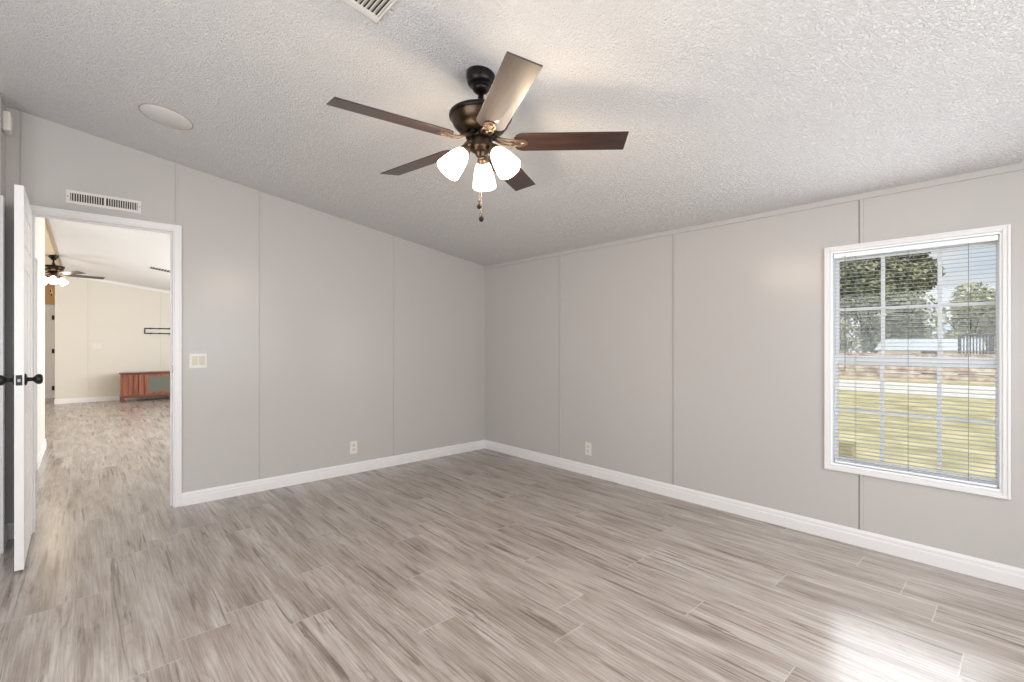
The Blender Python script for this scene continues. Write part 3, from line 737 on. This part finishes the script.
def tree(label, x, y, height, rad, crown_z, m, n, leaf=0.16, cat='tree', trunk_r=0.22, group=None):
    t = thing('leafy_tree' if cat == 'tree' else 'bush', label, cat, (x, y, GZ), group=group)
    rnd = random.Random(int(x*13+y*7))
    bm = bm_new()
    top = crown_z
    tube(bm, [(0, 0, 0), (0.05, 0.03, top*0.5), (0, 0, top), (0.1, 0, height*0.75)], [trunk_r, trunk_r*0.8, trunk_r*0.6, trunk_r*0.25], 8)
    for i in range(6):
        a = rnd.random()*2*PI
        tube(bm, [(0, 0, top*0.8+0.1*i), (rad*0.35*math.cos(a), rad*0.35*math.sin(a), top+(height-top)*0.35), (rad*0.7*math.cos(a), rad*0.7*math.sin(a), top+(height-top)*0.6)], [trunk_r*0.45, trunk_r*0.25, trunk_r*0.08], 6)
    obj('trunk', bm, M['bark'], t)
    bm = bm_new(); blobs = []
    for i in range(26):
        a = rnd.random()*2*PI; q = rnd.random()**0.5*rad*0.75; zz = crown_z*0.6 + (height-crown_z*0.6)*rnd.random()
        k_ = 1-abs((zz-(crown_z+height)/2)/(height-crown_z+0.01))*0.8
        blobs.append((q*math.cos(a)*k_, q*math.sin(a)*k_, zz, rad*(0.22+0.2*rnd.random())))
    for i in range(n):
        bxx, byy, bzz, br = rnd.choice(blobs)
        d = Vector((rnd.gauss(0, 1), rnd.gauss(0, 1), rnd.gauss(0, 1))).normalized()*br*(0.7+0.35*rnd.random())
        c = Vector((bxx, byy, bzz)) + d
        if c.z < 0.1: continue
        u = Vector((rnd.gauss(0, 1), rnd.gauss(0, 1), rnd.gauss(0, 1))).normalized(); w = u.orthogonal().normalized()
        s = leaf*(0.6+0.8*rnd.random())
        bm.faces.new([bm.verts.new(c+u*s), bm.verts.new(c+w*s*0.6), bm.verts.new(c-u*s), bm.verts.new(c-w*s*0.6)])
    me = bpy.data.meshes.new('foliage'); bm.to_mesh(me); bm.free(); me.materials.append(m)
    o = bpy.data.objects.new('foliage', me); COL.objects.link(o); o.parent = t
    return t
tree('large dark green tree filling the upper left of the window', 48.5, 8.6, 12.0, 5.2, 1.6, M['leaf_dark'], 22000, 0.18)
tree('pale green tree at the right of the window view', 62.0, 3.8, 6.4, 3.6, 1.2, M['leaf_light'], 6000, 0.2)
tree('low pale green tree at the far right of the window view', 60.0, -5.0, 5.2, 3.8, 1.0, M['leaf_light'], 5000, 0.2)
tree('distant dark tree at the left window edge', 58.0, 19.5, 10.6, 5.0, 1.6, M['leaf_dark'], 8000, 0.22)

tree('round grey green bush behind the board fence', 39.6, 9.6, 4.3, 2.1, 0.4, M['leaf_dark'], 5000, 0.14, cat='bush', trunk_r=0.08)
fc = thing('board_fence', 'tan horizontal board fence along the far side of the road', 'fence', (31.2, 3.0, GZ))
for i in range(9):
    bm = bm_new(); bx(bm, -0.07, 0.07, -9.6+i*2.4-0.07, -9.6+i*2.4+0.07, 0, 1.5); obj('fence_post', bm, M['fence_wood'], fc, 0.01)
for j in range(4):
    bm = bm_new()
    for i in range(8): bx(bm, 0.07, 0.11, -9.6+i*2.4+0.015, -9.6+(i+1)*2.4-0.015, 0.10+j*0.345, 0.10+j*0.345+0.28)
    obj('fence_rail', bm, M['fence_wood'], fc)

sh = thing('white_shed', 'low white outbuilding with a pale metal roof beyond the fence', 'shed', (37.5, 3.4, GZ))
bm = bm_new(); bx(bm, 0, 4.0, -1.2, 3.0, 0, 1.55); obj('wall', bm, M['shed_wall'], sh)
bm = bm_new()
v = [bm.verts.new(p) for p in ((-0.4, -1.5, 1.52), (4.4, -1.5, 1.52), (4.4, 3.3, 1.52), (-0.4, 3.3, 1.52), (2.0, -1.5, 2.2), (2.0, 3.3, 2.2))]
for f_ in ((0, 3, 2, 1), (0, 1, 4), (3, 5, 2), (0, 4, 5, 3), (1, 2, 5, 4)): bm.faces.new([v[i] for i in f_])
obj('roof', bm, M['shed_roof'], sh)
box_obj('shed_door', M['far_dark'], sh, -0.03, 0.0, 0.2, 1.1, 0, 1.45)
dk = thing('slatted_screen', 'dark upright slatted screen at the right beyond the fence', 'screen', (35.5, 1.1, GZ))
bm = bm_new(); bx(bm, 0, 0.06, -2.2, 1.6, 2.3, 2.4); bx(bm, 0, 0.06, -2.2, 1.6, 0.2, 0.3)
for i in range(4): bx(bm, -0.02, 0.08, -2.2+i*1.24, -2.2+i*1.24+0.1, 0, 2.45)
obj('frame', bm, M['far_dark'], dk)
bm = bm_new()
for i in range(30): bx(bm, 0.02, 0.04, -2.15+i*0.125, -2.15+i*0.125+0.06, 0.3, 2.3)
obj('slats', bm, M['far_dark'], dk)
ub = thing('utility_box', 'small low tan box standing on the lawn', 'box', (9.62, 2.15, GZ))
bm = bm_new(); bx(bm, -0.12, 0.12, -0.14, 0.14, 0, 0.22); obj('body', bm, M['box_tan'], ub, 0.01)
bm = bm_new(); bx(bm, -0.13, 0.13, -0.15, 0.15, 0.22, 0.245); obj('lid', bm, M['box_tan'], ub, 0.008)
